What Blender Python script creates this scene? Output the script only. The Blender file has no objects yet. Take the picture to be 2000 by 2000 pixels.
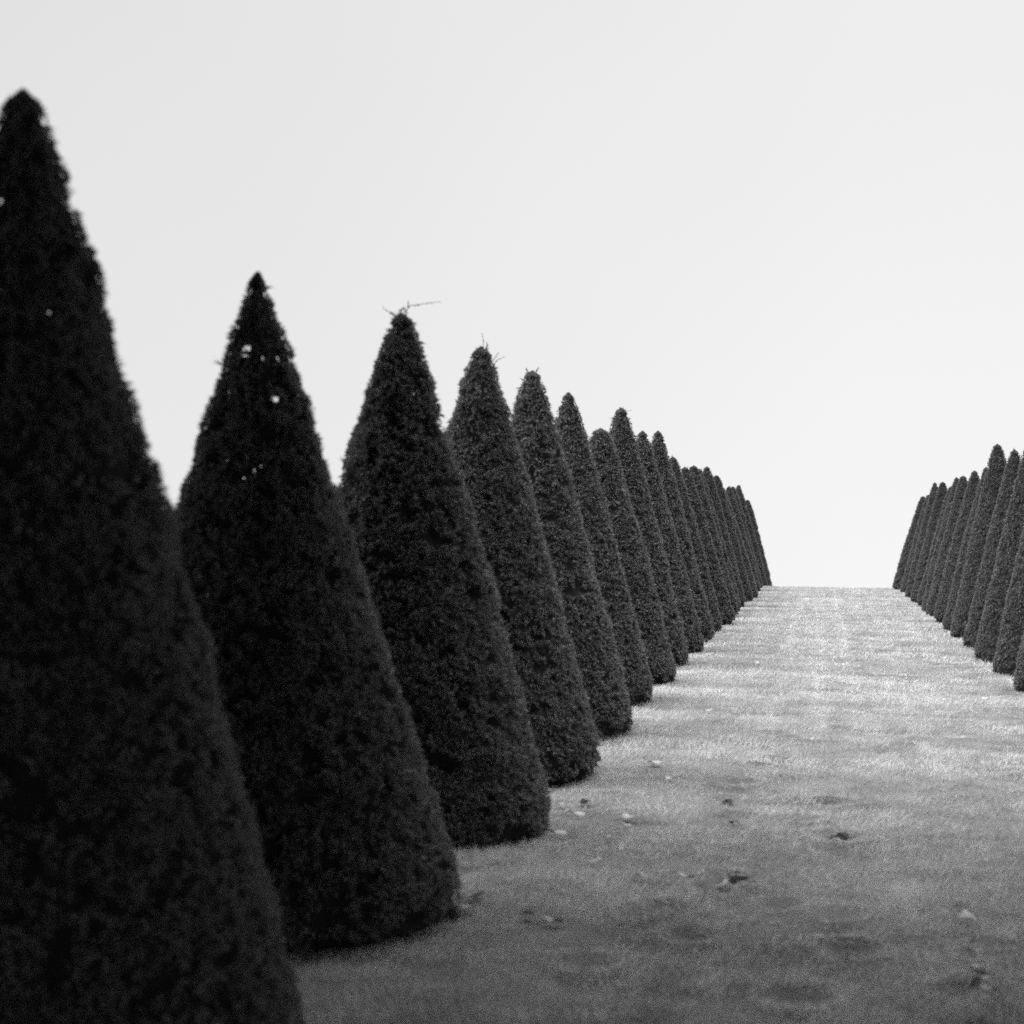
import bpy, math, random
import numpy as np
from mathutils import Vector

# ------------------------------------------------------------------ camera
FPX = 3800.0            # focal length in pixels of the 2000 px photograph
XVP, YH = 1600.0, 1190.0
HC = 1.776              # eye height
S = 2.766               # spacing of the trees along a row
AL, AR = 2.60, 3.18     # distance of the two rows from the camera's line
sc = bpy.context.scene
cd = bpy.data.cameras.new('camera')
cam = bpy.data.objects.new('camera', cd)
sc.collection.objects.link(cam)
sc.camera = cam
cd.sensor_width = 36.0
cd.lens = FPX / 2000.0 * 36.0
cd.shift_x = -(XVP - 1000) / 2000.0
cd.shift_y = (YH - 1000) / 2000.0
cd.clip_start = 0.1
cd.clip_end = 3000
cam.location = (0, 0, HC)
cam.rotation_euler = (math.radians(90), 0, 0)
cd.dof.use_dof = True
cd.dof.focus_distance = 31.0
cd.dof.aperture_fstop = 2.5

# ------------------------------------------------------------------ sky and sun
SUN_EL, SUN_AZ = math.radians(38), math.radians(-103)   # azimuth from +Y towards +X (sun to the left)
w = bpy.data.worlds.new('World')
sc.world = w
w.use_nodes = True
nt = w.node_tree
for n in list(nt.nodes):
    nt.nodes.remove(n)
N = nt.nodes.new
L = nt.links.new
out = N('ShaderNodeOutputWorld')
bg = N('ShaderNodeBackground')
bg.inputs['Strength'].default_value = 0.1
sky = N('ShaderNodeTexSky')
sky.sky_type = 'NISHITA'
sky.sun_disc = False
sky.sun_elevation = SUN_EL
sky.sun_rotation = SUN_AZ
sky.air_density = 1.0
sky.dust_density = 4.0
bw = N('ShaderNodeRGBToBW')
L(sky.outputs[0], bw.inputs[0])
tc = N('ShaderNodeTexCoord')
sep = N('ShaderNodeSeparateXYZ')
L(tc.outputs['Generated'], sep.inputs[0])
# cloud veil: an overcast dome, brighter towards the zenith and a little towards the right
rz = N('ShaderNodeMapRange')
rz.interpolation_type = 'SMOOTHSTEP'
rz.inputs['From Min'].default_value = 0.50
rz.inputs['From Max'].default_value = 0.97
rz.inputs['To Min'].default_value = 0.0
rz.inputs['To Max'].default_value = 38.0
L(sep.outputs[2], rz.inputs[0])
lo = N('ShaderNodeMapRange')        # the lower sky pales towards the horizon
lo.inputs['From Min'].default_value = 0.0
lo.inputs['From Max'].default_value = 0.32
lo.inputs['To Min'].default_value = 0.0
lo.inputs['To Max'].default_value = -0.85
L(sep.outputs[2], lo.inputs[0])
rx = N('ShaderNodeMapRange')
rx.inputs['From Min'].default_value = -0.40
rx.inputs['From Max'].default_value = 0.02
rx.inputs['To Min'].default_value = -1.1
rx.inputs['To Max'].default_value = 0.12
L(sep.outputs[0], rx.inputs[0])
nz = N('ShaderNodeTexNoise')
nz.inputs['Scale'].default_value = 2.2
nz.inputs['Detail'].default_value = 3
L(tc.outputs['Generated'], nz.inputs['Vector'])
rn = N('ShaderNodeMapRange')
rn.inputs['From Min'].default_value = 0.3
rn.inputs['From Max'].default_value = 0.7
rn.inputs['To Min'].default_value = -0.18
rn.inputs['To Max'].default_value = 0.18
L(nz.outputs[0], rn.inputs[0])


def madd(a, b, op='ADD'):
    m = N('ShaderNodeMath')
    m.operation = op
    for i, v in enumerate((a, b)):
        if isinstance(v, (int, float)):
            m.inputs[i].default_value = v
        else:
            L(v, m.inputs[i])
    return m.outputs[0]


veil = madd(madd(madd(rz.outputs[0], lo.outputs[0]), madd(rx.outputs[0], rn.outputs[0])), 9.22)
thin = madd(madd(bw.outputs[0], 0.02, 'MULTIPLY'), 0.0)
L(madd(veil, thin), bg.inputs['Color'])
L(bg.outputs[0], out.inputs[0])

sd = bpy.data.lights.new('sun', 'SUN')
sd.energy = 4.2
sd.angle = math.radians(52)
sd.color = (1.0, 1.0, 1.0)
sun = bpy.data.objects.new('sun', sd)
sc.collection.objects.link(sun)
sdir = Vector((math.sin(SUN_AZ) * math.cos(SUN_EL), math.cos(SUN_AZ) * math.cos(SUN_EL), math.sin(SUN_EL)))
sun.rotation_euler = sdir.to_track_quat('Z', 'Y').to_euler()
sun.location = sdir * 50

sc.view_settings.view_transform = 'Standard'
sc.view_settings.look = 'None'
sc.view_settings.exposure = 0.0
sc.view_settings.gamma = 1.0
sc.cycles.max_bounces = 6
sc.cycles.diffuse_bounces = 3
sc.cycles.use_denoising = False


# ------------------------------------------------------------------ helpers
def hash01(ix, iy, iz, seed):
    h = (ix.astype(np.int64) * 374761393 + iy.astype(np.int64) * 668265263 +
         iz.astype(np.int64) * 2147483647 + seed * 974634777) & 0xFFFFFFFF
    h = ((h ^ (h >> 13)) * 1274126177) & 0xFFFFFFFF
    h = ((h ^ (h >> 16)) * 2246822519) & 0xFFFFFFFF
    h = h ^ (h >> 15)
    return (h & 0xFFFFFF) / float(0xFFFFFF)


def noise(p, seed=0):
    """value noise in -1..1 at points p (n,3)"""
    i = np.floor(p).astype(np.int64)
    f = p - i
    f = f * f * (3 - 2 * f)
    r = 0
    for dx in (0, 1):
        for dy in (0, 1):
            for dz in (0, 1):
                wgt = (f[:, 0] if dx else 1 - f[:, 0]) * (f[:, 1] if dy else 1 - f[:, 1]) * (f[:, 2] if dz else 1 - f[:, 2])
                r = r + wgt * hash01(i[:, 0] + dx, i[:, 1] + dy, i[:, 2] + dz, seed)
    return r * 2 - 1


def fbm(p, seed=0, o=3):
    r, a, t = 0, 1.0, 0
    for k in range(o):
        r = r + a * noise(p * 2 ** k, seed + 17 * k)
        t += a
        a *= 0.5
    return r / t


def raw_mesh(name, co, faces, mats, midx=None, smooth=False):
    """faces: list of arrays (n,3) or (n,4)"""
    me = bpy.data.meshes.new(name)
    me.vertices.add(len(co))
    me.vertices.foreach_set('co', np.ascontiguousarray(co, dtype=np.float32).ravel())
    loops = np.concatenate([f.ravel() for f in faces]).astype(np.int32)
    sizes = np.concatenate([np.full(len(f), f.shape[1]) for f in faces]).astype(np.int32)
    starts = np.concatenate([[0], np.cumsum(sizes)[:-1]]).astype(np.int32)
    me.loops.add(len(loops))
    me.loops.foreach_set('vertex_index', loops)
    me.polygons.add(len(sizes))
    me.polygons.foreach_set('loop_start', starts)
    me.polygons.foreach_set('loop_total', sizes)
    for m in mats:
        me.materials.append(m)
    if midx is not None:
        me.polygons.foreach_set('material_index', midx.astype(np.int32))
    if smooth:
        me.polygons.foreach_set('use_smooth', np.ones(len(sizes), dtype=bool))
    me.update(calc_edges=True)
    return me


def link(name, me, parent=None, loc=(0, 0, 0)):
    o = bpy.data.objects.new(name, me)
    sc.collection.objects.link(o)
    o.parent = parent
    o.location = loc
    return o


def tube_arrays(pts, rad, k=7):
    pts = np.array(pts, float)
    n = len(pts)
    tan = np.gradient(pts, axis=0)
    tan /= np.linalg.norm(tan, axis=1)[:, None] + 1e-9
    ref = np.array([0.13, 0.97, 0.2])
    a = np.cross(tan, ref)
    a /= np.linalg.norm(a, axis=1)[:, None] + 1e-9
    b = np.cross(tan, a)
    th = np.linspace(0, 2 * math.pi, k, endpoint=False)
    ring = a[:, None, :] * np.cos(th)[None, :, None] + b[:, None, :] * np.sin(th)[None, :, None]
    co = (pts[:, None, :] + ring * np.array(rad)[:, None, None]).reshape(-1, 3)
    i, j = np.meshgrid(np.arange(n - 1), np.arange(k), indexing='ij')
    i, j = i.ravel(), j.ravel()
    j2 = (j + 1) % k
    f = np.stack([i * k + j, i * k + j2, (i + 1) * k + j2, (i + 1) * k + j], 1)
    return co, f


def join_tubes(name, tubes, mat, k=7):
    cos, fs, off = [], [], 0
    for pts, rad in tubes:
        c, f = tube_arrays(pts, rad, k)
        cos.append(c)
        fs.append(f + off)
        off += len(c)
    return raw_mesh(name, np.concatenate(cos), [np.concatenate(fs)], [mat], smooth=True)


# ------------------------------------------------------------------ materials (all grey: the photograph is black and white)
def mat_base(name):
    m = bpy.data.materials.new(name)
    m.use_nodes = True
    t = m.node_tree
    p = t.nodes['Principled BSDF']
    return m, t, p


def leaf_material(name, lo_v, hi_v, scale, rough=0.6, spec=0.2, transl=0.0, patch=None):
    m, t, p = mat_base(name)
    g = t.nodes.new('ShaderNodeNewGeometry')
    no = t.nodes.new('ShaderNodeTexNoise')
    no.inputs['Scale'].default_value = scale
    no.inputs['Detail'].default_value = 4
    t.links.new(g.outputs['Position'], no.inputs['Vector'])
    mx = t.nodes.new('ShaderNodeMath')
    mx.operation = 'MULTIPLY_ADD'
    mx.inputs[1].default_value = 0.55
    t.links.new(g.outputs['Random Per Island'], mx.inputs[0])
    t.links.new(no.outputs[0], mx.inputs[2])
    mr = t.nodes.new('ShaderNodeMapRange')
    mr.inputs['From Min'].default_value = 0.35
    mr.inputs['From Max'].default_value = 1.2
    mr.inputs['To Min'].default_value = lo_v
    mr.inputs['To Max'].default_value = hi_v
    t.links.new(mx.outputs[0], mr.inputs[0])
    col = mr.outputs[0]
    t.links.new(col, p.inputs['Base Color'])
    p.inputs['Roughness'].default_value = rough
    p.inputs['Specular IOR Level'].default_value = spec
    if transl > 0:
        tr = t.nodes.new('ShaderNodeBsdfTranslucent')
        t.links.new(col, tr.inputs['Color'])
        ms = t.nodes.new('ShaderNodeMixShader')
        ms.inputs[0].default_value = transl
        t.links.new(p.outputs[0], ms.inputs[1])
        t.links.new(tr.outputs[0], ms.inputs[2])
        t.links.new(ms.outputs[0], t.nodes['Material Output'].inputs['Surface'])
    return m


M_NEEDLE = leaf_material('yew_needles', 0.07, 0.24, 12.0, 0.40, 0.6, 0.35)
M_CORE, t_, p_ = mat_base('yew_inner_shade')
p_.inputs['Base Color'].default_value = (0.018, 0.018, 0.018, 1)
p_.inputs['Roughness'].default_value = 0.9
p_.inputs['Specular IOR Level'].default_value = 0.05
M_BARK, t_, p_ = mat_base('bark')
bn = t_.nodes.new('ShaderNodeTexNoise')
bn.inputs['Scale'].default_value = 14
br = t_.nodes.new('ShaderNodeMapRange')
br.inputs['To Min'].default_value = 0.04
br.inputs['To Max'].default_value = 0.14
t_.links.new(bn.outputs[0], br.inputs[0])
t_.links.new(br.outputs[0], p_.inputs['Base Color'])
p_.inputs['Roughness'].default_value = 0.9
M_TWIG, t_, p_ = mat_base('green_twig')
p_.inputs['Base Color'].default_value = (0.05, 0.05, 0.05, 1)
M_BROAD = leaf_material('shade_tree_leaves', 0.03, 0.08, 0.6, 0.6, 0.2, 0.1)
M_SOIL = leaf_material('soil', 0.12, 0.27, 30.0, 0.95, 0.05)


def patch_nodes(t):
    """worn and lush patches of the turf, drawn out a little along the walk; value 0..1"""
    g = t.nodes.new('ShaderNodeNewGeometry')
    outs = []
    for sc_, det, vec, wgt in ((1.6, 5, (1.0, 0.8, 1), .36), (5.0, 4, (1.0, 0.9, 1), .32), (1.5, 3, (2.6, .10, 1), .32)):
        m_ = t.nodes.new('ShaderNodeMapping')
        m_.inputs['Scale'].default_value = vec
        t.links.new(g.outputs['Position'], m_.inputs[0])
        n_ = t.nodes.new('ShaderNodeTexNoise')
        n_.inputs['Scale'].default_value = sc_
        n_.inputs['Detail'].default_value = det
        n_.inputs['Roughness'].default_value = 0.62
        t.links.new(m_.outputs[0], n_.inputs['Vector'])
        k = t.nodes.new('ShaderNodeMath')
        k.operation = 'MULTIPLY'
        k.inputs[1].default_value = wgt
        t.links.new(n_.outputs[0], k.inputs[0])
        outs.append(k.outputs[0])
    a1 = t.nodes.new('ShaderNodeMath')
    t.links.new(outs[0], a1.inputs[0])
    t.links.new(outs[1], a1.inputs[1])
    a2 = t.nodes.new('ShaderNodeMath')
    t.links.new(a1.outputs[0], a2.inputs[0])
    t.links.new(outs[2], a2.inputs[1])
    # two faint worn tracks that run the length of the walk
    sx = t.nodes.new('ShaderNodeSeparateXYZ')
    t.links.new(g.outputs['Position'], sx.inputs[0])
    tot = a2.outputs[0]
    for x0 in (-0.47, -0.02, 0.42):
        s1 = t.nodes.new('ShaderNodeMath')
        s1.operation = 'SUBTRACT'
        s1.inputs[1].default_value = x0
        t.links.new(sx.outputs[0], s1.inputs[0])
        s2 = t.nodes.new('ShaderNodeMath')
        s2.operation = 'ABSOLUTE'
        t.links.new(s1.outputs[0], s2.inputs[0])
        s3 = t.nodes.new('ShaderNodeMapRange')
        s3.interpolation_type = 'SMOOTHSTEP'
        s3.inputs['From Min'].default_value = 0.0
        s3.inputs['From Max'].default_value = 0.16
        s3.inputs['To Min'].default_value = 0.045
        s3.inputs['To Max'].default_value = 0.0
        t.links.new(s2.outputs[0], s3.inputs[0])
        s4 = t.nodes.new('ShaderNodeMath')
        t.links.new(tot, s4.inputs[0])
        t.links.new(s3.outputs[0], s4.inputs[1])
        tot = s4.outputs[0]
    return g, tot


def grass_material():
    m, t, p = mat_base('grass_blades')
    g, pv = patch_nodes(t)
    r = t.nodes.new('ShaderNodeMapRange')
    r.inputs['From Min'].default_value = 0.38
    r.inputs['From Max'].default_value = 0.61
    r.inputs['To Min'].default_value = 0.37
    r.inputs['To Max'].default_value = 0.65
    t.links.new(pv, r.inputs[0])
    k = t.nodes.new('ShaderNodeMapRange')
    k.inputs['To Min'].default_value = 0.78
    k.inputs['To Max'].default_value = 1.22
    t.links.new(g.outputs['Random Per Island'], k.inputs[0])
    x = t.nodes.new('ShaderNodeMath')
    x.operation = 'MULTIPLY'
    t.links.new(r.outputs[0], x.inputs[0])
    t.links.new(k.outputs[0], x.inputs[1])
    t.links.new(x.outputs[0], p.inputs['Base Color'])
    p.inputs['Roughness'].default_value = 0.7
    p.inputs['Specular IOR Level'].default_value = 0.15
    tr = t.nodes.new('ShaderNodeBsdfTranslucent')
    t.links.new(x.outputs[0], tr.inputs['Color'])
    ms = t.nodes.new('ShaderNodeMixShader')
    ms.inputs[0].default_value = 0.35
    t.links.new(p.outputs[0], ms.inputs[1])
    t.links.new(tr.outputs[0], ms.inputs[2])
    t.links.new(ms.outputs[0], t.nodes['Material Output'].inputs['Surface'])
    return m


M_GRASS = grass_material()
M_DEADLEAF = leaf_material('fallen_leaf', 0.3, 0.46, 3.0, 0.7, 0.2, 0.1)

M_LAWN, t_, p_ = mat_base('lawn_thatch')
g_ = t_.nodes.new('ShaderNodeNewGeometry')
mp = t_.nodes.new('ShaderNodeMapping')
mp.inputs['Scale'].default_value = (0.9, 1.0, 1)
t_.links.new(g_.outputs['Position'], mp.inputs[0])
n1 = t_.nodes.new('ShaderNodeTexNoise')
n1.inputs['Scale'].default_value = 1.6
n1.inputs['Detail'].default_value = 9
n1.inputs['Roughness'].default_value = 0.68
t_.links.new(mp.outputs[0], n1.inputs['Vector'])
r1 = t_.nodes.new('ShaderNodeMapRange')
r1.inputs['From Min'].default_value = 0.3
r1.inputs['From Max'].default_value = 0.7
r1.inputs['To Min'].default_value = 0.07
r1.inputs['To Max'].default_value = 0.24
t_.links.new(n1.outputs[0], r1.inputs[0])
t_.links.new(r1.outputs[0], p_.inputs['Base Color'])
p_.inputs['Roughness'].default_value = 0.95
p_.inputs['Specular IOR Level'].default_value = 0.05
n2 = t_.nodes.new('ShaderNodeTexNoise')
n2.inputs['Scale'].default_value = 45
n2.inputs['Detail'].default_value = 5
t_.links.new(g_.outputs['Position'], n2.inputs['Vector'])
bm_ = t_.nodes.new('ShaderNodeBump')
bm_.inputs['Strength'].default_value = 0.7
bm_.inputs['Distance'].default_value = 0.03
t_.links.new(n2.outputs[0], bm_.inputs['Height'])
t_.links.new(bm_.outputs[0], p_.inputs['Normal'])


# ------------------------------------------------------------------ the ground
def slope_z(x, y):
    """large shape of the hill: a steady rise to a crest about 62 m off, then gently down"""
    x = np.asarray(x, float)
    y = np.asarray(y, float)
    m, y0, y1, m2 = 0.0419, 58.0, 66.0, -0.03
    z = m * np.minimum(y, y0)
    t = np.clip(y - y0, 0, y1 - y0)
    z = z + m * t + (m2 - m) * t * t / (2 * (y1 - y0))
    z = z + m2 * np.clip(y - y1, 0, None)
    fade = 1 - 0.65 * np.clip((y - 20) / 40, 0, 1)
    z = z - 0.042 * np.clip(x + 1.7, 0, 6) * fade - 0.05 - 0.055 * np.exp(-((y - 13.5) / 5.0) ** 2)
    return z


# trodden divots in the turf: x, y in metres and size
def from_px(px, py):
    """ground point seen at a photo pixel, by marching along the slope"""
    dx, dz = (px - XVP) / FPX, (YH - py) / FPX
    y = 3.0
    while y < 62:
        if HC + dz * y <= float(slope_z(dx * y, y)):
            break
        y += 0.02
    return dx * y, y


DIV = [(1422, 1724, .13), (1396, 1745, .10), (1633, 1640, .13), (1620, 1573, .10), (1570, 1606, .10),
       (1428, 1603, .11), (1443, 1536, .12), (1418, 1568, .08), (1505, 1440, .12), (1150, 1890, .10),
       (1525, 1770, .09), (1640, 1790, .10), (1660, 1860, .12), (1560, 1955, .12), (1300, 1780, .12),
       (1340, 1830, .10), (1250, 1790, .09), (1700, 1540, .10),
       (1760, 1465, .12), (1640, 1430, .10), (1795, 1283, .1), (1485, 1500, .08)]
DIVW = []
for px_, py_, r_ in DIV:
    X_, Y_ = from_px(px_, py_)
    DIVW.append((X_, Y_, r_))


RIDGE = []
for (xa_, ya_, xb_, yb_) in ((1690, 1446, 1990, 1453), (1880, 1532, 2000, 1518), (1850, 1545, 1900, 1540), (1560, 1452, 1640, 1456),
                             (1860, 1766, 1900, 1762), (1890, 1860, 1915, 1925), (1905, 1935, 1940, 1995), (1480, 1482, 1540, 1486),
                             (1090, 1645, 1150, 1640), (1840, 1262, 1900, 1268), (1790, 1288, 1880, 1290), (1300, 1270, 1380, 1268)):
    RIDGE.append(from_px(xa_, ya_) + from_px(xb_, yb_))


def ridge_z(x, y):
    z = 0
    for xa_, ya_, xb_, yb_ in RIDGE:
        dx, dy = xb_ - xa_, yb_ - ya_
        l2 = dx * dx + dy * dy + 1e-6
        t = np.clip(((x - xa_) * dx + (y - ya_) * dy) / l2, 0, 1)
        d = np.hypot(x - xa_ - t * dx, y - ya_ - t * dy)
        z = z + 0.045 * np.exp(-(d / 0.09) ** 2)
    return z


def ground_z(x, y):
    x = np.asarray(x, float)
    y = np.asarray(y, float)
    z = slope_z(x, y)
    P = np.stack([x.ravel(), y.ravel(), np.zeros(x.size)], 1)
    und = (0.010 * noise(P * [0.3, 0.5, 1], 5) + 0.009 * noise(P * [0.9, 1.2, 1], 6) +
           0.008 * noise(P * [2.6, 2.9, 1], 7) + 0.005 * noise(P * [7, 8, 1], 8)).reshape(x.shape)
    wob = noise(P * [3.5, 3.5, 1], 71).reshape(x.shape)
    z = z + und + ridge_z(x + 0.1 * wob, y + 0.16 * wob) * (0.65 + 0.5 * wob)
    for X, Y, r in DIVW:
        d2 = ((x - X) / r) ** 2 + ((y - Y) / (r * 1.5)) ** 2
        z = z - 0.045 * np.exp(-d2 * 1.4) + 0.03 * np.exp(-(np.sqrt(d2) - 1.5) ** 2 * 5)
    return z


xs = np.concatenate([-np.geomspace(300, 8, 26), np.arange(-7.9, 11, 0.075), np.geomspace(11.1, 300, 26)])
ys = np.concatenate([-np.geomspace(200, 5, 22), np.arange(-4.8, 24, 0.075), np.arange(24.1, 76, 0.12), np.geomspace(76.3, 900, 40)])
GX, GY = np.meshgrid(xs, ys)
GZ = ground_z(GX, GY)
nx, ny = len(xs), len(ys)
ii, jj = np.meshgrid(np.arange(ny - 1), np.arange(nx - 1), indexing='ij')
a = (ii * nx + jj).ravel()
gf = np.stack([a, a + 1, a + nx + 1, a + nx], 1)
lawn = link('lawn', raw_mesh('lawn', np.stack([GX.ravel(), GY.ravel(), GZ.ravel()], 1), [gf], [M_LAWN], smooth=True))
lawn['kind'] = 'structure'

# ------------------------------------------------------------------ clipped yews


def profile(u, blunt, cv=0.10):
    p = ((1 + cv) * u - cv * u * u) * (1.0 - blunt) + blunt * (1 - np.exp(-u / 0.014))
    t = np.clip((u - 0.93) / 0.07, 0, 1)
    return p * (1 - 0.05 * t * t)


def surf_point(u, th, H, R, blunt, seed, lean, rough, zb, cv=0.10):
    r = R * profile(u, blunt, cv)
    z = zb + (H - zb) * (1 - u)
    cx, sy = np.cos(th), np.sin(th)
    # slow undulation of the clipping: broad dents and faint level bands
    q = np.stack([cx * 1.7, sy * 1.7, z * 1.6], 1)
    r = r * (1 + 0.026 * noise(q + seed * 3.1, seed) * np.clip(u * 3, .3, 1)) + 0.012 * rough * noise(np.stack([cx * 1.2, sy * 1.2, z * 7.0], 1), seed + 4) * np.clip(u * 9, 0.15, 1)
    P = np.stack([r * cx, r * sy, z], 1)
    med = 0.016 * rough * noise(P * 9, seed + 1) + 0.013 * rough * noise(P * 20, seed + 2)
    pit = fbm(P * [8.0, 8.0, 14.0], seed + 9, 2)
    low = 0.75 + 0.65 * np.clip((u - 0.35) / 0.6, 0, 1)
    pit2 = noise(P * [20, 20, 36], seed + 12)
    pit = pit + 0.5 * np.clip((u - 0.955) / 0.03, 0, 1)
    pitd = -0.045 * np.clip(np.maximum((pit - 0.27) / 0.24, (pit2 - 0.34) / 0.3), 0, 1) * low * rough * np.clip((u - 0.03) * 7, 0, 1)
    rr = np.clip(r + (med + pitd) * np.clip(u * 10, 0.1, 1), 0.002, None)
    k = lean[0] * (1 - u), lean[1] * (1 - u)
    return np.stack([rr * cx + k[0], rr * sy + k[1], z], 1), pitd


def crown_mesh(name, seed, H, R, blunt=0.07, n=16000, holes=0.0, lean=(0, 0), rough=1.0, blade=0.03,
               whisk=10, cv=0.10):
    rng = np.random.default_rng(seed)
    zb = 0.012
    # core
    nz, nt_ = 120, 150
    uu = 0.0005 + 0.9995 * np.linspace(0, 1, nz) ** 1.15
    tt = np.linspace(0, 2 * math.pi, nt_, endpoint=False)
    U, T = np.meshgrid(uu, tt, indexing='ij')
    core, _ = surf_point(U.ravel(), T.ravel(), H, R, blunt, seed, lean, rough, zb, cv)
    core = core.reshape(nz, nt_, 3)
    axis = np.stack([lean[0] * (1 - uu), lean[1] * (1 - uu)], 1)[:, None, :]
    rad = core[:, :, :2] - axis
    ln = np.linalg.norm(rad, axis=2, keepdims=True) + 1e-6
    core[:, :, :2] = axis + rad * np.clip((ln - 0.022) / ln, 0.25, 1)
    core[:, :, 2] -= 0.01
    core = core.reshape(-1, 3)
    i, j = np.meshgrid(np.arange(nz - 1), np.arange(nt_), indexing='ij')
    i, j = i.ravel(), j.ravel()
    j2 = (j + 1) % nt_
    cf = np.stack([i * nt_ + j, (i + 1) * nt_ + j, (i + 1) * nt_ + j2, i * nt_ + j2], 1)
    cc = core[cf].mean(1)

    def holed(P):
        if holes <= 0:
            return np.zeros(len(P), bool)
        u = 1 - P[:, 2] / H
        h = noise(P * 38, seed + 31)
        lim = 1.0 - 2.2 * holes * np.clip(1.15 - u * 1.75, 0, 1) * np.clip((u - 0.05) / 0.06, 0, 1)
        return h > lim
    cf = cf[~holed(cc)]
    core = np.concatenate([core, [[0, 0, zb]]])
    last = (nz - 1) * nt_
    capf = np.stack([np.full(nt_, len(core) - 1), last + (np.arange(nt_) + 1) % nt_, last + np.arange(nt_)], 1)
    # tufts of needles all over the clipped face
    u = rng.random(n) ** 0.56
    u = np.concatenate([u, rng.random(n // 40) * 0.02])
    th = rng.random(len(u)) * 2 * math.pi
    P, pitd = surf_point(u, th, H, R, blunt, seed, lean, rough, zb, cv)
    keep = (~holed(P)) & (rng.random(len(u)) > 0.95 * np.clip(-pitd / 0.032, 0, 1))
    u, th, P = u[keep], th[keep], P[keep]
    nrm = np.stack([np.cos(th), np.sin(th), np.full(len(th), R / H * 1.1)], 1)
    tipm = u < 0.012
    nrm[tipm] = np.stack([np.cos(th[tipm]) * .5, np.sin(th[tipm]) * .5, np.ones(tipm.sum())], 1)
    nrm /= np.linalg.norm(nrm, axis=1)[:, None]
    # coherent combing of the shoots, so neighbouring tufts form clumps
    comb = np.stack([noise(P * 11, seed + 51), noise(P * 11, seed + 52), noise(P * 11, seed + 53)], 1)
    d0 = 0.9 * nrm + 0.6 * comb + 0.4 * rng.normal(size=P.shape) + [0, 0, .15]
    d0 /= np.linalg.norm(d0, axis=1)[:, None]
    P = P - nrm * (0.012 + 0.010 * rng.random(len(P)))[:, None]
    ln = blade * (0.6 + 0.8 * rng.random(len(P))) * np.clip(0.7 + u * 6, 0, 1)
    wk = rng.random(len(P)) < whisk / 1000.0
    ln[wk] *= 1.6 + 1.4 * rng.random(wk.sum())
    nb = 5
    base = np.repeat(P, nb, 0)
    dd = np.repeat(d0, nb, 0) + rng.normal(size=(len(base), 3)) * np.where(np.repeat(wk, nb), .16, .55)[:, None]
    dd /= np.linalg.norm(dd, axis=1)[:, None]
    L_ = np.repeat(ln, nb) * (0.7 + 0.6 * rng.random(len(base)))
    side = np.cross(dd, rng.normal(size=dd.shape))
    side /= np.linalg.norm(side, axis=1)[:, None] + 1e-9
    wd = (blade * 0.15)
    mid = base + dd * (L_ * 0.45)[:, None]
    v0 = base
    v1 = mid + side * wd
    v2 = base + dd * L_[:, None] + np.array([0, 0, -0.002])
    v3 = mid - side * wd
    bl = np.stack([v0, v1, v2, v3], 1).reshape(-1, 3)
    off = len(core)
    bf = (np.arange(len(bl)).reshape(-1, 4) + off)
    co = np.concatenate([core, bl])
    # forked tip: two little horns
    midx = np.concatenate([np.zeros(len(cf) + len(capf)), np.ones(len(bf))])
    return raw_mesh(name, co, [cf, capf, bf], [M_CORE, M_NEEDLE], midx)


def trunk_mesh(H, seed):
    rng = random.Random(seed)
    tubes = [([(0, 0, -0.08), (0.01, 0, 0.05), (0.0, 0.01, 0.4 * H), (0.01, 0, 0.7 * H)], [0.10, 0.075, 0.05, 0.02])]
    for k in range(9):
        z = 0.12 + k * 0.22
        an = rng.random() * 6.28
        r = 0.30 * (1 - z / H)
        tubes.append(([(0, 0, z), (0.5 * r * math.cos(an), 0.5 * r * math.sin(an), z + .10),
                       (1.9 * r * math.cos(an), 1.9 * r * math.sin(an), z + .28)], [0.028, 0.02, 0.006]))
    return join_tubes('trunk', tubes, M_BARK, 7)


TRUNK = trunk_mesh(3.2, 3)


def sprig(pts_px, apex_px, px_m, r0=0.0035, leafy=True, seed=1):
    """a stray shoot given by photo offsets from the tree tip, as a thin needled twig in metres"""
    rng = random.Random(seed)
    pts = [((x - apex_px[0]) / px_m, 0.02 * math.sin(i * 2.1 + seed), (apex_px[1] - y) / px_m) for i, (x, y) in enumerate(pts_px)]
    cos, fs, off = [], [], 0
    c, f = tube_arrays(pts, np.linspace(r0, r0 * 0.45, len(pts)), 5)
    cos.append(c)
    fs.append(f)
    off = len(c)
    A = np.array(pts)
    for k in range(14 if leafy else 4):
        t = rng.random() ** 0.8 * (len(A) - 1)
        i = min(int(t), len(A) - 2)
        p = A[i] + (A[i + 1] - A[i]) * (t - i)
        ax = (A[i + 1] - A[i]) / (np.linalg.norm(A[i + 1] - A[i]) + 1e-9)
        d = ax * 0.7 + np.array([rng.gauss(0, .7), rng.gauss(0, .7), rng.gauss(0, .7)])
        d /= np.linalg.norm(d)
        sd_ = np.cross(d, [0.2, 1, 0.1])
        sd_ /= np.linalg.norm(sd_)
        q = np.array([p, p + d * .008 + sd_ * .0022, p + d * .02, p + d * .008 - sd_ * .0022])
        cos.append(q)
        fs.append(np.arange(4)[None, :] + off)
        off += 4
    return raw_mesh('stray_twig', np.concatenate(cos), [np.concatenate(fs)], [M_TWIG])


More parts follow.
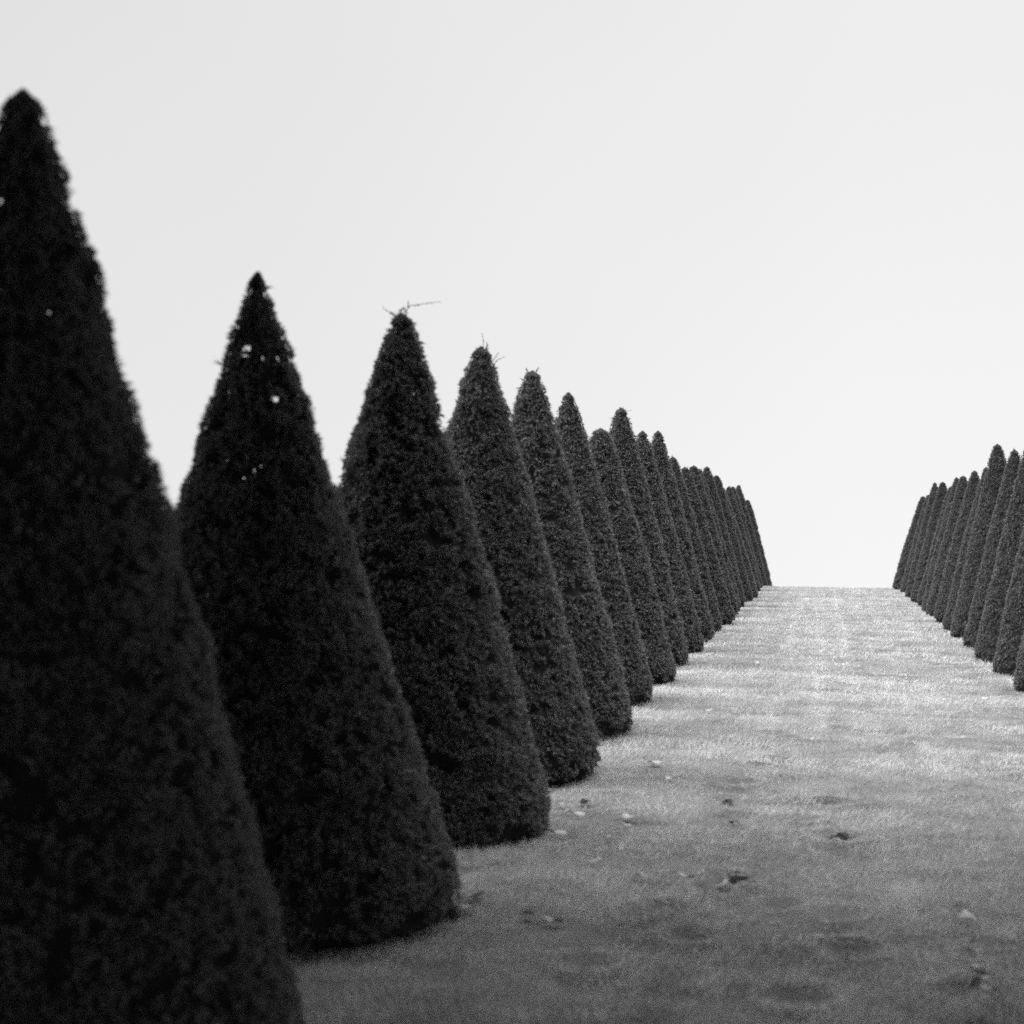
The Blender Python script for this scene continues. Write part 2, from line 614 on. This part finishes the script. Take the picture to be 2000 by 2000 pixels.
# left row: index, tip x, tip y (photo pixels), tip bluntness, see-through holes, radius factor
LEFT = [
    (1, 45, 175, .062, .19, .965), (2, 506, 533, .022, .27, 1.005), (3, 785, 612, .075, .17, 0.99), (4, 940, 678, .08, 0, 0.965),
    (5, 1040, 724, .08, 0, 0.98), (6, 1110, 767, .06, 0, 0.97), (7, 1173, 837, .12, .2, 0.98), (8, 1213, 797, .08, 0, 0.98),
    (9, 1255, 842, .07, .2, 0.98), (10, 1285, 842, .07, .2, 0.98), (11, 1312, 892, .06, 0, 1.0), (12, 1338, 912, .06, 0, 1.0),
    (13, 1355, 909, .05, 0, 1.0), (14, 1366, 915, .05, 0, 1.0), (15, 1379, 911, .06, .2, 1.0), (16, 1399, 928, .06, 0, 1.0),
    (17, 1410, 952, .06, 0, 1.0), (18, 1416, 960, .06, 0, 1.0), (19, 1423, 950, .05, 0, 1.0), (20, 1431, 950, .05, 0, 1.0),
    (21, 1442, 947, .08, 0, 1.02), (24, 1460, 976, .05, 0, 1.0)]
LLAB = {
    1: 'huge dark clipped yew cone nearest the camera, cut by the left edge',
    2: 'tall yew cone with sharp tip and pinholes of light, second of left row',
    3: 'yew cone with long stray twigs sprouting sideways from its tip, third of left row',
    4: 'yew cone with one upright and two side sprigs at its tip, fourth of left row',
    5: 'clipped yew cone with a small flat forked tip, fifth of the left row',
    6: 'narrow-tipped yew cone, sixth of left row, just before the short blunt one',
    7: 'short blunt yew cone in front of the tall spiky one, seventh of left row',
    8: 'yew cone rising above its neighbours with ragged spiky tip, eighth of left row',
    9: 'slim yew cone just right of tall spiky one, left of two equal tips',
    10: 'yew cone with light gaps near its top, right of two equally high tips',
    11: 'low yew cone tucked against the shoulder of the tenth, eleventh of the left row',
    12: 'yew cone with small round tip, twelfth of left row, after the step down',
    13: 'yew cone, thirteenth of left row, highest of three clustered far tips',
    14: 'yew cone, fourteenth of the left row, half hidden behind the thirteenth',
    15: 'yew cone with a light gap right at its tip, fifteenth of the left row',
    16: 'yew cone standing alone on falling skyline, sixteenth of left row',
    17: 'low far yew cone, seventeenth of left row, in dip before the last tips',
    18: 'low far yew cone, eighteenth of the left row, mostly hidden behind the seventeenth',
    19: 'far yew cone, nineteenth of the left row, first tip of the last cluster',
    20: 'far yew cone, twentieth of the left row, middle tip of the last cluster',
    21: 'last yew cone on the crest in left row, broad blunt top against sky',
    24: 'yew cone beyond the crest, only its tip showing right of the last left tree',
}
RIGHT = [
    (6.5, 2272, 700, .06), (7.5, 2182, 755, .05),
    (8.5, 2113, 800, .05), (9.5, 2059, 830, .05), (10.5, 2012, 855, .05), (11.5, 1979, 878, .065), (12.5, 1948, 867, .055), (13.4, 1926, 912, .05),
    (14.45, 1902, 919, .06), (15.5, 1881, 929, .07), (16.2, 1869, 932, .04), (17.2, 1857, 950, .05), (18.1, 1841, 941, .055),
    (19.2, 1827, 942, .055), (20.4, 1814, 966, .05), (21.6, 1803, 969, .06)]
RLAB = {
    6.5: 'clipped yew cone of the right row standing just outside the right edge',
    7.5: 'clipped yew cone of the right row standing just outside the right edge',
    8.5: 'yew cone nearest on the right, only its base corner inside right edge',
    9.5: 'second nearest yew cone of right row, only lower left flank showing',
    10.5: 'yew cone cut by the right edge, only its left half showing',
    11.5: 'yew cone with rounded tip between the tallest one and the right edge',
    12.5: 'tallest fully visible yew cone of the right row, dark with a ragged tip',
    13.4: 'yew cone whose shoulder peeps out left of the tallest right row cone',
    14.45: 'pale-sided yew cone standing clear just left of the tallest right row group',
    15.5: 'yew cone with smooth round tip, right of a thin-tipped one in the right row',
    16.2: 'thin-tipped yew cone just left of the smooth round one in the right row',
    17.2: 'low yew cone in the notch of the right row skyline',
    18.1: 'yew cone left of the notch, right one of a close pair',
    19.2: 'yew cone with bushy tip, left one of close pair in far right row',
    20.4: 'far yew cone of right row, shoulder just right of the last one',
    21.6: 'last small yew cone at far end of right row, touching the crest',
}


def place_yew(idx, tipx, tipy, me, R0, H0, label, group, rot=0.0, rf=1.0, dx=0.0):
    D = idx * S
    X = (tipx - XVP) / FPX * D + dx
    gz = float(ground_z(np.array([X]), np.array([D]))[0])
    H = (YH - tipy) / FPX * D + HC - gz
    t = bpy.data.objects.new('clipped_yew', None)
    sc.collection.objects.link(t)
    t.location = (X, D, gz)
    t.rotation_euler = (0, 0, rot)
    t['label'] = label
    t['category'] = 'tree'
    t['group'] = group
    c = link('crown', me(H) if callable(me) else me, t)
    if not callable(me):
        c.scale = (rf, rf, H / H0)
    k = link('trunk', TRUNK, t)
    k.scale = (1, 1, H / 3.3)
    return t, H


RB = 0.365 * AL          # base radius of the cones
GL, GR = 'clipped yew cones of the left row', 'clipped yew cones of the right row'
NT = {1: 46000, 2: 42000, 3: 36000, 4: 30000, 5: 27000, 6: 24000, 7: 22000, 8: 22000, 9: 20000, 10: 20000}
SH = [crown_mesh('crown_far', 300 + k, 3.3, RB, (.07, .10, .085)[k % 3], 19000, 0, ((k % 3 - 1) * .02, 0), .7, 0.025, 8) for k in range(6)]
for q, (n, tx, ty, bl, hl, rf) in enumerate(LEFT):
    idx = n + 1.296
    if n <= 10:
        blade = 0.0225 + 0.0008 * n
        t, H = place_yew(idx, tx, ty,
                         lambda H_, n=n, bl=bl, hl=hl, rf=rf, blade=blade: crown_mesh('crown', (40 if n != 2 else 64) + n, H_, RB * rf, bl, NT.get(n, 14000), hl,
                                                                                      (-.045 if n == 2 else 0, 0), 1.0 if n < 4 else .75, blade, (1 if n < 3 else 8) if n != 8 else 26, 0.17 if n == 1 else 0.09),
                         RB, 3.3, LLAB[n], GL, dx=.035 if n == 2 else 0)
    else:
        t, H = place_yew(idx, tx, ty, SH[(n * 5 + n // 6) % 6], RB, 3.3, LLAB[n], GL, rot=n * 1.7, rf=rf * (1 + .03 * math.sin(n * 2.7)))
    pm = FPX / (idx * S)

    def sp(pts, seed, leafy=True, r0=.0035):
        o = link('stray_twig', sprig(pts, (tx, ty), pm, r0, leafy, seed), t, (0, 0, H))
        return o
    if n == 3:
        sp([(790, 622), (794, 606), (801, 598), (812, 595), (835, 592), (860, 590)], 1, True, .0032)
        sp([(772, 620), (762, 610), (748, 602)], 2, False, .0028)
        sp([(784, 620), (783, 606), (788, 602), (792, 606)], 3, True, .006)
        sp([(798, 600), (797, 592), (796, 586)], 4, False, .003)
        sp([(778, 622), (768, 613), (764, 611)], 5, True, .005)
    if n == 4:
        sp([(942, 690), (944, 665), (941, 650)], 6, False, .0028)
        sp([(958, 712), (965, 700), (975, 689)], 7, True, .003)
        sp([(962, 714), (972, 703), (986, 697)], 8, False, .003)
        sp([(950, 684), (952, 674), (951, 669)], 9, True, .005)
    if n == 5:
        sp([(1033, 732), (1029, 722), (1026, 719)], 10, True, .006)
        sp([(1047, 732), (1048, 723), (1050, 719)], 11, True, .006)
    if n == 8:
        sp([(1214, 806), (1221, 803), (1235, 806 - 5)], 12, False, .004)
        sp([(1206, 818), (1197, 817), (1190, 817)], 13, False, .004)

for q, (idx, tx, ty, bl) in enumerate(RIGHT):
    place_yew(idx, tx, ty, SH[(q * 5 + 1) % 6], RB, 3.3, RLAB[idx], GR, rot=q * 2.3 + 1, rf=1.04 if idx > 21 else 0.91)

# ------------------------------------------------------------------ grass blades
def grass_zone(rng, n, x0f, x1f, y0, y1, h, wd):
    y = y0 + (y1 - y0) * rng.random(n)
    xa, xb = x0f(y), x1f(y)
    x = xa + (xb - xa) * rng.random(n)
    return x, y, h, wd


rng = np.random.default_rng(77)
parts = []
for n, y0, y1, h, wd in ((170000, 3.2, 12, .038, .0030), (260000, 12, 26, .040, .0045), (220000, 26, 64, .042, .0085)):
    y = y0 + (y1 - y0) * rng.random(n)
    y = np.clip(y + rng.normal(size=n) * (1.0 if y0 < 5 else 2.2), 3.0, 66)
    xa = np.maximum(-0.46 * y - .3, -3.4)
    xb = np.minimum(0.135 * y + .5, 5.0)
    x = xa + (xb - xa) * rng.random(n)
    P = np.stack([x, y, 0 * x], 1)
    dens = fbm(P * [1.1, 1.9, 1], 21, 4)
    keep = rng.random(n) < np.clip(0.75 + 0.9 * dens, 0.25, 1)
    for X, Y, r in DIVW:
        keep &= ~((((x - X) / r) ** 2 + ((y - Y) / (r * 1.5)) ** 2) < 0.9)
    x, y, dens = x[keep], y[keep], dens[keep]
    P = P[keep]
    z = ground_z(x, y) - 0.003
    hh = h * (0.45 + 0.75 * rng.random(len(x))) * (1 + 0.5 * noise(P * [1.6, 2.2, 1], 33)) * (1 + 0.35 * noise(P * 9, 34))
    an = rng.random(len(x)) * 2 * math.pi
    ba = 2.5 * noise(P * [0.9, 1.2, 1], 35)
    lx = 0.55 * np.cos(ba) + rng.normal(size=len(x)) * .55
    ly = 0.55 * np.sin(ba) + rng.normal(size=len(x)) * .55
    b = np.stack([x, y, z], 1)
    s = np.stack([np.cos(an), np.sin(an), 0 * an], 1) * (wd * (0.7 + .6 * rng.random(len(x))))[:, None]
    tip = b + np.stack([lx * hh, ly * hh, hh], 1)
    parts.append(np.stack([b - s, b + s, tip], 1).reshape(-1, 3))
gv = np.concatenate(parts)
grass = link('grass', raw_mesh('grass', gv, [np.arange(len(gv)).reshape(-1, 3)], [M_GRASS]))
grass['kind'] = 'stuff'
grass['label'] = 'short pale lawn grass between the two rows of yews'

# ------------------------------------------------------------------ fallen leaves
def leaf_mesh(seed):
    r = random.Random(seed)
    n = 10
    ring = []
    for i in range(n):
        a_ = 2 * math.pi * i / n
        rr = 0.05 * (0.75 + 0.35 * r.random()) * (1 if i % 2 else 0.72)
        ring.append((rr * math.cos(a_) * 1.35, rr * math.sin(a_), 0.012 * math.sin(2 * a_ + seed) + 0.006 * r.random()))
    co = np.array([(0, 0, 0.004)] + ring)
    f = np.array([(0, 1 + i, 1 + (i + 1) % n) for i in range(n)])
    lo_ = co.copy()
    lo_[:, 2] -= 0.0015
    f2 = f[:, ::-1] + len(co)
    rim = np.array([(1 + i, len(co) + 1 + i, len(co) + 1 + (i + 1) % n, 1 + (i + 1) % n) for i in range(n)])
    return raw_mesh('fallen_leaf', np.concatenate([co, lo_]), [np.concatenate([f, f2]), rim], [M_DEADLEAF])


LM = [leaf_mesh(k) for k in range(5)]
LEAFPX = [(1228, 1605), (1222, 1620), (1306, 1533), (1340, 1730), (1410, 1735), (1365, 1870), (1160, 1690),
          (925, 1765), (912, 1788), (1925, 1371), (1632, 1637), (1480, 1300), (1190, 1650), (1250, 1720),
          (1110, 1592), (1128, 1600), (1095, 1580), (1145, 1575), (1030, 1800), (1080, 1812), (1090, 1640), (1280, 1500), (1385, 1395), (1690, 1330), (1893, 1862), (1902, 1880), (1908, 1903), (1921, 1925), (1915, 1944), (1932, 1962),
          (1925, 1985), (1906, 1918), (1875, 1768), (1890, 1800)]
rr_ = random.Random(5)
for k, (px, py) in enumerate(LEAFPX):
    X, Y = from_px(px, py)
    o = link('fallen_leaf', LM[k % 5], None, (X, Y, float(ground_z(np.array([X]), np.array([Y]))[0]) + .036))
    o.rotation_euler = (rr_.uniform(-.35, .35), rr_.uniform(-.35, .35), rr_.uniform(0, 6.28))
    s_ = rr_.uniform(.55, 1.05)
    o.scale = (s_, s_, s_)
    o['label'] = 'small pale fallen leaf lying loose on the short grass'
    o['category'] = 'leaf'
    o['group'] = 'fallen leaves scattered on the lawn'

# ------------------------------------------------------------------ kicked-up clods of turf
def clod_mesh(seed):
    n = 600
    i = np.arange(n)
    ph = np.arccos(1 - (i + .5) / n)            # upper half of a lump
    th = math.pi * (1 + 5 ** .5) * i
    bm = __import__('bmesh').new()
    __import__('bmesh').ops.create_icosphere(bm, subdivisions=4, radius=1.0)
    co = np.array([v.co[:] for v in bm.verts])
    f = np.array([[v.index for v in fa.verts] for fa in bm.faces])
    bm.free()
    r = 1 + 0.35 * noise(co * 1.6 + seed, seed) + 0.22 * noise(co * 4.2, seed + 1) + .1 * noise(co * 9, seed + 2)
    co = co * r[:, None] * [0.060, 0.042, 0.036]
    return raw_mesh('turf_clod', co, [f], [M_SOIL])


CL = [clod_mesh(500 + k) for k in range(5)]
for k, (px, py, r_) in enumerate(DIV):
    X, Y = from_px(px, py)
    for e in range(2 if k < 9 else 1):
        x_, y_ = X + rr_.uniform(-.09, .09) * e, Y + rr_.uniform(-.25, .25) * e
        o = link('turf_clod', CL[(k + e) % 5], None, (x_, y_, float(ground_z(np.array([x_]), np.array([y_]))[0]) + .018))
        o.rotation_euler = (rr_.uniform(-.2, .2), rr_.uniform(-.2, .2), rr_.uniform(-.6, .6))
        s_ = r_ / .12 * rr_.uniform(.55, 1.0)
        o.scale = (s_, s_, s_ * .9)
        o['label'] = 'small dark clod of kicked-up turf lying on the pale lawn'
        o['category'] = 'clod'
        o['group'] = 'dark clods of turf dotted along the walk'

# ------------------------------------------------------------------ unseen trees added beside the camera to shade the foreground
def shade_tree(x, y, h_trunk, rad, hh, seed, ncl, label, spread=False):
    rng = np.random.default_rng(seed)
    gz = float(slope_z(x, y))
    t = bpy.data.objects.new('added_shade_tree', None)
    sc.collection.objects.link(t)
    t.location = (x, y, gz)
    t['label'] = label
    t['category'] = 'tree'
    t['group'] = 'unseen trees added beside the viewer for their shade'
    zc = h_trunk + hh
    tubes = [([(0, 0, -.3), (0.05, 0, h_trunk * .5), (0, .1, h_trunk), (0, 0, zc)], [.55, .40, .33, .12])]
    for k in range(14):
        an = k * 2.4
        el = rng.uniform(-.1, .7)
        e = np.array([math.cos(an) * rad * .8, math.sin(an) * rad * .8, h_trunk + hh * (.6 + el)])
        if spread:
            e[2] = h_trunk + hh * (.25 + .3 * el) + .313 * e[1]
        b0 = np.array([0, 0, h_trunk * rng.uniform(.85, 1.2)])
        m_ = b0 * .5 + e * .5 + np.array([0, 0, 1.0])
        tubes.append(([b0, m_, e], [.17, .10, .03]))
    link('trunk', join_tubes('trunk', tubes, M_BARK, 9), t)
    # leaf clumps in a lumpy ellipsoid
    d = rng.normal(size=(ncl, 3))
    d /= np.linalg.norm(d, axis=1)[:, None]
    rr = (rng.random(ncl) ** .45) * (0.86 + .16 * noise(d * 2.5, seed))
    c = d * rr[:, None] * [rad, rad, hh]
    if spread:      # crown flattened below and tilted just above the view, shaped to block sky
        c[:, 2] = np.where(c[:, 2] < 0, c[:, 2] * 0.12, c[:, 2]) + 0.12 * hh + 0.313 * c[:, 1] + h_trunk
    else:
        c[:, 2] += zc
    m = 26
    p = np.repeat(c, m, 0) + rng.normal(size=(ncl * m, 3)) * ([.5, .5, .14] if spread else [.55, .55, .35])
    nrm = rng.normal(size=p.shape) + [0, 0, .8]
    nrm /= np.linalg.norm(nrm, axis=1)[:, None]
    a_ = np.cross(nrm, rng.normal(size=p.shape))
    a_ /= np.linalg.norm(a_, axis=1)[:, None]
    b_ = np.cross(nrm, a_)
    ln = (0.17 * (0.7 + .6 * rng.random(len(p))))[:, None]
    q = np.stack([p - a_ * ln, p + b_ * ln * .6, p + a_ * ln, p - b_ * ln * .6], 1).reshape(-1, 3)
    link('crown', raw_mesh('crown', q, [np.arange(len(q)).reshape(-1, 4)], [M_BROAD]), t)


shade_tree(-6.5, 3.5, 4.55, 10.0, 5.0, 11, 9500, 'unseen broadleaf tree added left of the viewer to shade the foreground', True)
shade_tree(5.0, 3.5, 4.8, 8.9, 5.0, 12, 8600, 'unseen broadleaf tree added right of the viewer to shade the foreground', True)
